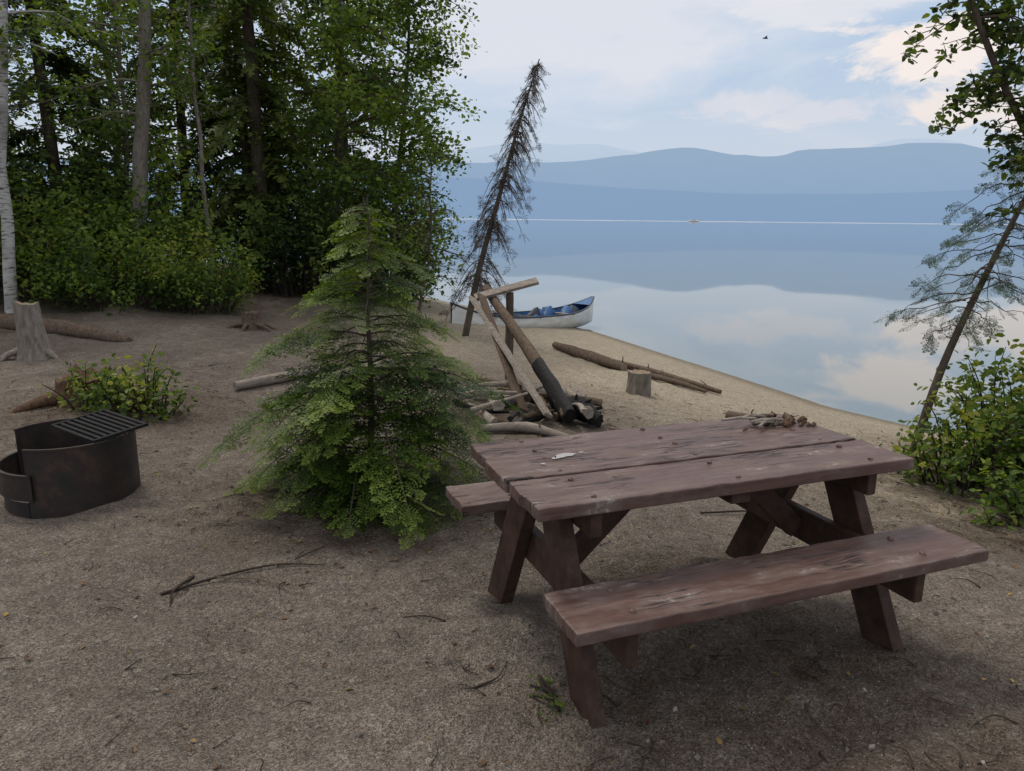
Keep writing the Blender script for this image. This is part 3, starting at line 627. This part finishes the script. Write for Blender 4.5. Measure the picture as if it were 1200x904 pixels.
def leaner():
    r=np.random.default_rng(77); mb=MB()
    T=catmull([G(4.65,5.2,-.1),(4.05,5.1,.9),(3.38,5.0,1.95),(2.93,4.95,2.6),(2.62,4.9,3.2),(2.3,4.8,4.3),(2.2,4.7,5.4)],5)
    tube(mb,T,np.linspace(.032,.008,len(T)),8,0,r=r); C=[]
    for q in range(78):
        i=int(r.integers(8,len(T)-1)); az=r.uniform(0,6.28); L=r.uniform(.25,.62); d=np.array([math.cos(az)*.8+.15,math.sin(az)*.8,r.uniform(-.35,.3)])
        P=catmull([T[i],T[i]+d*L*.5+[0,0,.04],T[i]+d*L+r.normal(size=3)*.06-[0,0,.08]],4); tube(mb,P,np.linspace(.007,.002,len(P)),4,0,cap=False,r=r)
        for w in range(6):
            j=int(r.integers(2,len(P))); e=nrm(r.normal(size=3)*[1,1,.5]); l=r.uniform(.08,.22); tube(mb,[P[j],P[j]+e*l],[.003,.0015],4,0,cap=False,r=r)
            m=int(r.integers(6,13)); C.append(P[j]+np.outer(r.random(m)*l,e)+r.normal(size=(m,3))*.025)
    leaves(mb,np.concatenate(C),.054,1,r); mb.build('leaning_alder_tree',[M_bark,L_dk])
leaner()
def deadtree():
    r=np.random.default_rng(55); mb=MB()
    T=catmull([G(-.75,11.2,-.2),(-.52,11.25,.8),(-.22,11.3,1.9),(.05,11.35,2.9),(.34,11.4,3.82)],6)
    tube(mb,T,np.linspace(.055,.008,len(T)),8,0,r=r); O=[];D=[];U=[];S=[]
    for q in range(200):
        f=r.uniform(.22,.99); i=f*(len(T)-1); i0=min(int(i),len(T)-2); P0=T[i0]*(1-(i-i0))+T[i0+1]*(i-i0)
        az=r.uniform(0,6.28); L=(.58*(1-f)**.6+.14)*r.uniform(.4,1.1); d=np.array([math.cos(az),math.sin(az),0]); s=np.linspace(0,1,5)
        P=P0+np.outer(s*L*.7,d)+np.outer((.05*s-.9*s*s)*L,[0,0,1]); tube(mb,P,[.008,.007,.006,.005,.003],4,0,cap=False,r=r)
        for w in range(6):
            p=P[int(r.integers(1,5))]; O.append(p);D.append(nrm(d*.4+r.normal(size=3)*.5+[0,0,-.7]));U.append(r.normal(size=3));S.append(r.uniform(.10,.2)*(1.15-.5*f))
    place(mb,*THIN,O,D,U,np.array(S),1,r.random(len(O)),.5); mb.build('dead_leaning_tree',[M_bark,L_dead])
deadtree()

# ------------------------------------------------------------------ ground litter
def twigs():
    r=np.random.default_rng(91); mb=MB()
    def tw(pts,ra):
        P=catmull([(x,y,float(gzd(np.array([x]),np.array([y]))[0])+h) for x,y,h in pts],5); tube(mb,P,np.linspace(ra,ra*.35,len(P)),6,int(r.random()<.25),rough=.3,r=r)
    tw([(-1.50,2.95,.005),(-1.30,3.06,.02),(-1.08,3.20,.015),(-.86,3.22,.01)],.007)
    tw([(-1.30,3.06,.02),(-1.1,3.05,.02),(-.95,2.98,.005)],.004); tw([(-1.0,3.24,.02),(-.9,3.45,.01)],.004)
    tw([(-1.42,3.1,.005),(-1.44,2.95,.02),(-1.42,2.86,.0)],.008)
    tw([(1.1,4.1,.01),(1.5,4.15,.03),(1.9,4.0,.01)],.007)
    for q in range(620):
        x=r.uniform(-4,3.5); y=r.uniform(1.3,8); 
        if shore_d(np.array([x]),np.array([y]))[0]<1.5: continue
        a=r.uniform(0,6.28); l=r.uniform(.02,.10)*(2.2 if r.random()<.07 else 1); tw([(x,y,.004),(x+math.cos(a)*l*.5,y+math.sin(a)*l*.5,.01),(x+math.cos(a+.3)*l,y+math.sin(a+.3)*l,.004)],r.uniform(.0012,.003)*(1.5 if l>.12 else 1))
    for q in range(700):
        t=r.choice([0,1,2,3,4]); cx,cy,s=[(-.84,4.2,.5),(3.0,4.6,.6),(.25,6.2,.6),(-3.4,6,.7),(1.0,2.4,.6)][t]; x=cx+r.normal()*s;y=cy+r.normal()*s; a=r.uniform(0,6.28); l=r.uniform(.03,.14)
        tw([(x,y,.005),(x+math.cos(a)*l*.5,y+math.sin(a)*l*.5,.012),(x+math.cos(a+.3)*l,y+math.sin(a+.3)*l,.005)],r.uniform(.0015,.0035))
    mb.build('fallen_twigs',[M_twig,M_drift])
twigs()
r=np.random.default_rng(17)
n=1300; x=r.uniform(-5,4.5,n); y=r.uniform(1.2,9,n); n2=1300; c=r.integers(0,5,n2); cc_=np.array([(-.84,4.2,.5),(3.1,4.5,.7),(-3.3,6,.8),(-5,9,1.5),(-1,5,2.)])[c]
x=np.concatenate([x,cc_[:,0]+r.normal(size=n2)*cc_[:,2]]); y=np.concatenate([y,cc_[:,1]+r.normal(size=n2)*cc_[:,2]])
k=shore_d(x,y)>1.0; x=x[k];y=y[k]; C=np.stack([x,y,gzd(x,y)+.006],-1)
mb=MB(); nn=len(C); D=nrm(r.normal(size=(nn,3))*[1,1,.12]); U=nrm(r.normal(size=(nn,3))*.25+[0,0,1]); place(mb,LEAFV,LEAFF,LEAFA,C,D,U,r.uniform(.010,.034,nn),0,r.random(nn)**1.6,0); mb.build('fallen_leaves',[L_litter])
n=9000; x=np.concatenate([r.normal(0,1.6,n),r.uniform(-4,3.5,n)]); y=np.concatenate([1.2+np.abs(r.normal(0,1.6,n)),r.uniform(1.2,8,n)]); k=shore_d(x,y)>.3; x=x[k];y=y[k]; n=len(x)
cv=np.array([(a,b_,c_) for c_ in (-1,1) for b_ in (-1,1) for a in (-1,1)],float); cv[:,2]*=.6; cv*=(1+.25*r.normal(size=(8,1)))
cfc=np.array([(0,2,3,1),(4,5,7,6),(0,1,5,4),(2,6,7,3),(0,4,6,2),(1,3,7,5)])
mb=MB(); D=nrm(r.normal(size=(n,3))); U=nrm(r.normal(size=(n,3))); S=r.uniform(.0008,.0024,n)*(1+2.2*(r.random(n)<.02))
place(mb,cv,cfc,np.full(6,.5),np.stack([x,y,gzd(x,y)+S*.5],-1),D,U,S,0,r.random(n),0)
m,nt,b=new_mat('pebble_stone'); nt.links.new(ramp(nt,attr(nt,'var'),[(0,(.06,.05,.045)),(.5,(.19,.165,.14)),(1,(.38,.35,.31))]),b.inputs['Base Color']); b.inputs['Roughness'].default_value=.9; mb.build('pebbles',[m])

# bird
bd=empty('bird',(8.3,26.9,7.55)); mb=MB(); tube(mb,[(-.09,0,0),(-.03,0,.01),(.04,0,.01),(.10,0,0)],[.006,.025,.028,.006],8)
mb.add([(-.03,0,.01),(.05,0,.01),(.03,.12,.06),(-.03,.17,.04)],[(0,1,2,3)]); mb.add([(-.03,0,.01),(-.03,-.17,.04),(.03,-.12,.06),(.05,0,.01)],[(0,1,2,3)]); mb.build('body_and_wings',[M_char],bd)

# ------------------------------------------------------------------ world
SD=nrm(np.array([-.32,.42,.95])); el=math.asin(SD[2]); az=math.atan2(SD[0],SD[1])
w=bpy.data.worlds.new('World'); sc.world=w; w.use_nodes=True; nt=w.node_tree; bg=nt.nodes['Background']
sky=nd(nt,'ShaderNodeTexSky',sky_type='NISHITA'); sky.sun_disc=False; sky.sun_elevation=el; sky.sun_rotation=az; sky.dust_density=3; sky.air_density=1.0
tc=nd(nt,'ShaderNodeTexCoord'); dirv=tc.outputs['Generated']; sp=nd(nt,'ShaderNodeSeparateXYZ'); nt.links.new(dirv,sp.inputs[0])
hz=ramp(nt,sp.outputs[2],[(0,(6.5,7.1,8.1)),(.10,(6.0,6.9,8.2)),(.20,(4.9,6.3,8.2)),(.45,(6.6,6.9,7.4)),(1,(9.2,8.9,8.6))])
base=mix(nt,.87,sky.outputs[0],hz)
mp=nd(nt,'ShaderNodeMapping'); mp.inputs['Scale'].default_value=(1,1,3.4); nt.links.new(dirv,mp.inputs[0])
c1=noise(nt,mp.outputs[0],2.6,7,.55,.3)
def blobm(c,s):
    a=nd(nt,'ShaderNodeVectorMath',operation='SUBTRACT'); nt.links.new(dirv,a.inputs[0]); a.inputs[1].default_value=c
    q=nd(nt,'ShaderNodeVectorMath',operation='DIVIDE'); nt.links.new(a.outputs[0],q.inputs[0]); q.inputs[1].default_value=s
    l=nd(nt,'ShaderNodeVectorMath',operation='LENGTH'); nt.links.new(q.outputs[0],l.inputs[0]); return l.outputs['Value']
soft=mth(nt,'SUBTRACT',mth(nt,'ADD',c1,.30),mth(nt,'MULTIPLY',blobm((.06,.965,.27),(.34,.4,.12)),.28))
f1=ramp(nt,soft,[(.42,0),(.66,.75)])
col=mix(nt,f1,base,(7.9,8.0,8.5))
f1b=ramp(nt,c1,[(.50,0),(.74,.55)]); col=mix(nt,f1b,col,(7.9,7.7,8.1))
mp2=nd(nt,'ShaderNodeMapping'); mp2.inputs['Scale'].default_value=(1,1,2.3); nt.links.new(dirv,mp2.inputs[0])
c2=noise(nt,mp2.outputs[0],8,9,.62,.5)
for cpos,cs,cc2,am in (((.43,.885,.180),(.085,.14,.032),(9.6,8.6,8.1),.95),((.35,.92,.132),(.10,.14,.020),(8.2,7.7,7.9),.5),((.54,.83,.120),(.09,.14,.030),(9.3,8.3,7.7),.8),((.36,.9,.25),(.08,.1,.03),(8.5,8.3,8.5),.6)):
    f=ramp(nt,mth(nt,'SUBTRACT',mth(nt,'MULTIPLY',c2,2.6),mth(nt,'MULTIPLY',blobm(cpos,cs),.55)),[(.66,0),(.92,am)])
    col=mix(nt,f,col,cc2)
nt.links.new(col,bg.inputs[0]); bg.inputs[1].default_value=.10
ld=bpy.data.lights.new('sun','SUN'); ld.energy=1.5; ld.angle=math.radians(14); ld.color=(1,.93,.82)
lo=bpy.data.objects.new('sun',ld); sc.collection.objects.link(lo); lo.rotation_euler=Vector(SD).to_track_quat('Z','Y').to_euler()
# ------------------------------------------------------------------ camera
cd=bpy.data.cameras.new('camera'); cd.sensor_width=36; cd.lens=26.4; cd.clip_end=30000; cd.clip_start=.05
cam=bpy.data.objects.new('camera',cd); sc.collection.objects.link(cam)
cam.matrix_world=Matrix.Translation((0,0,1.6))@Matrix.Rotation(math.radians(90-12.5),4,'X')@Matrix.Rotation(math.radians(.6),4,'Z')
sc.camera=cam
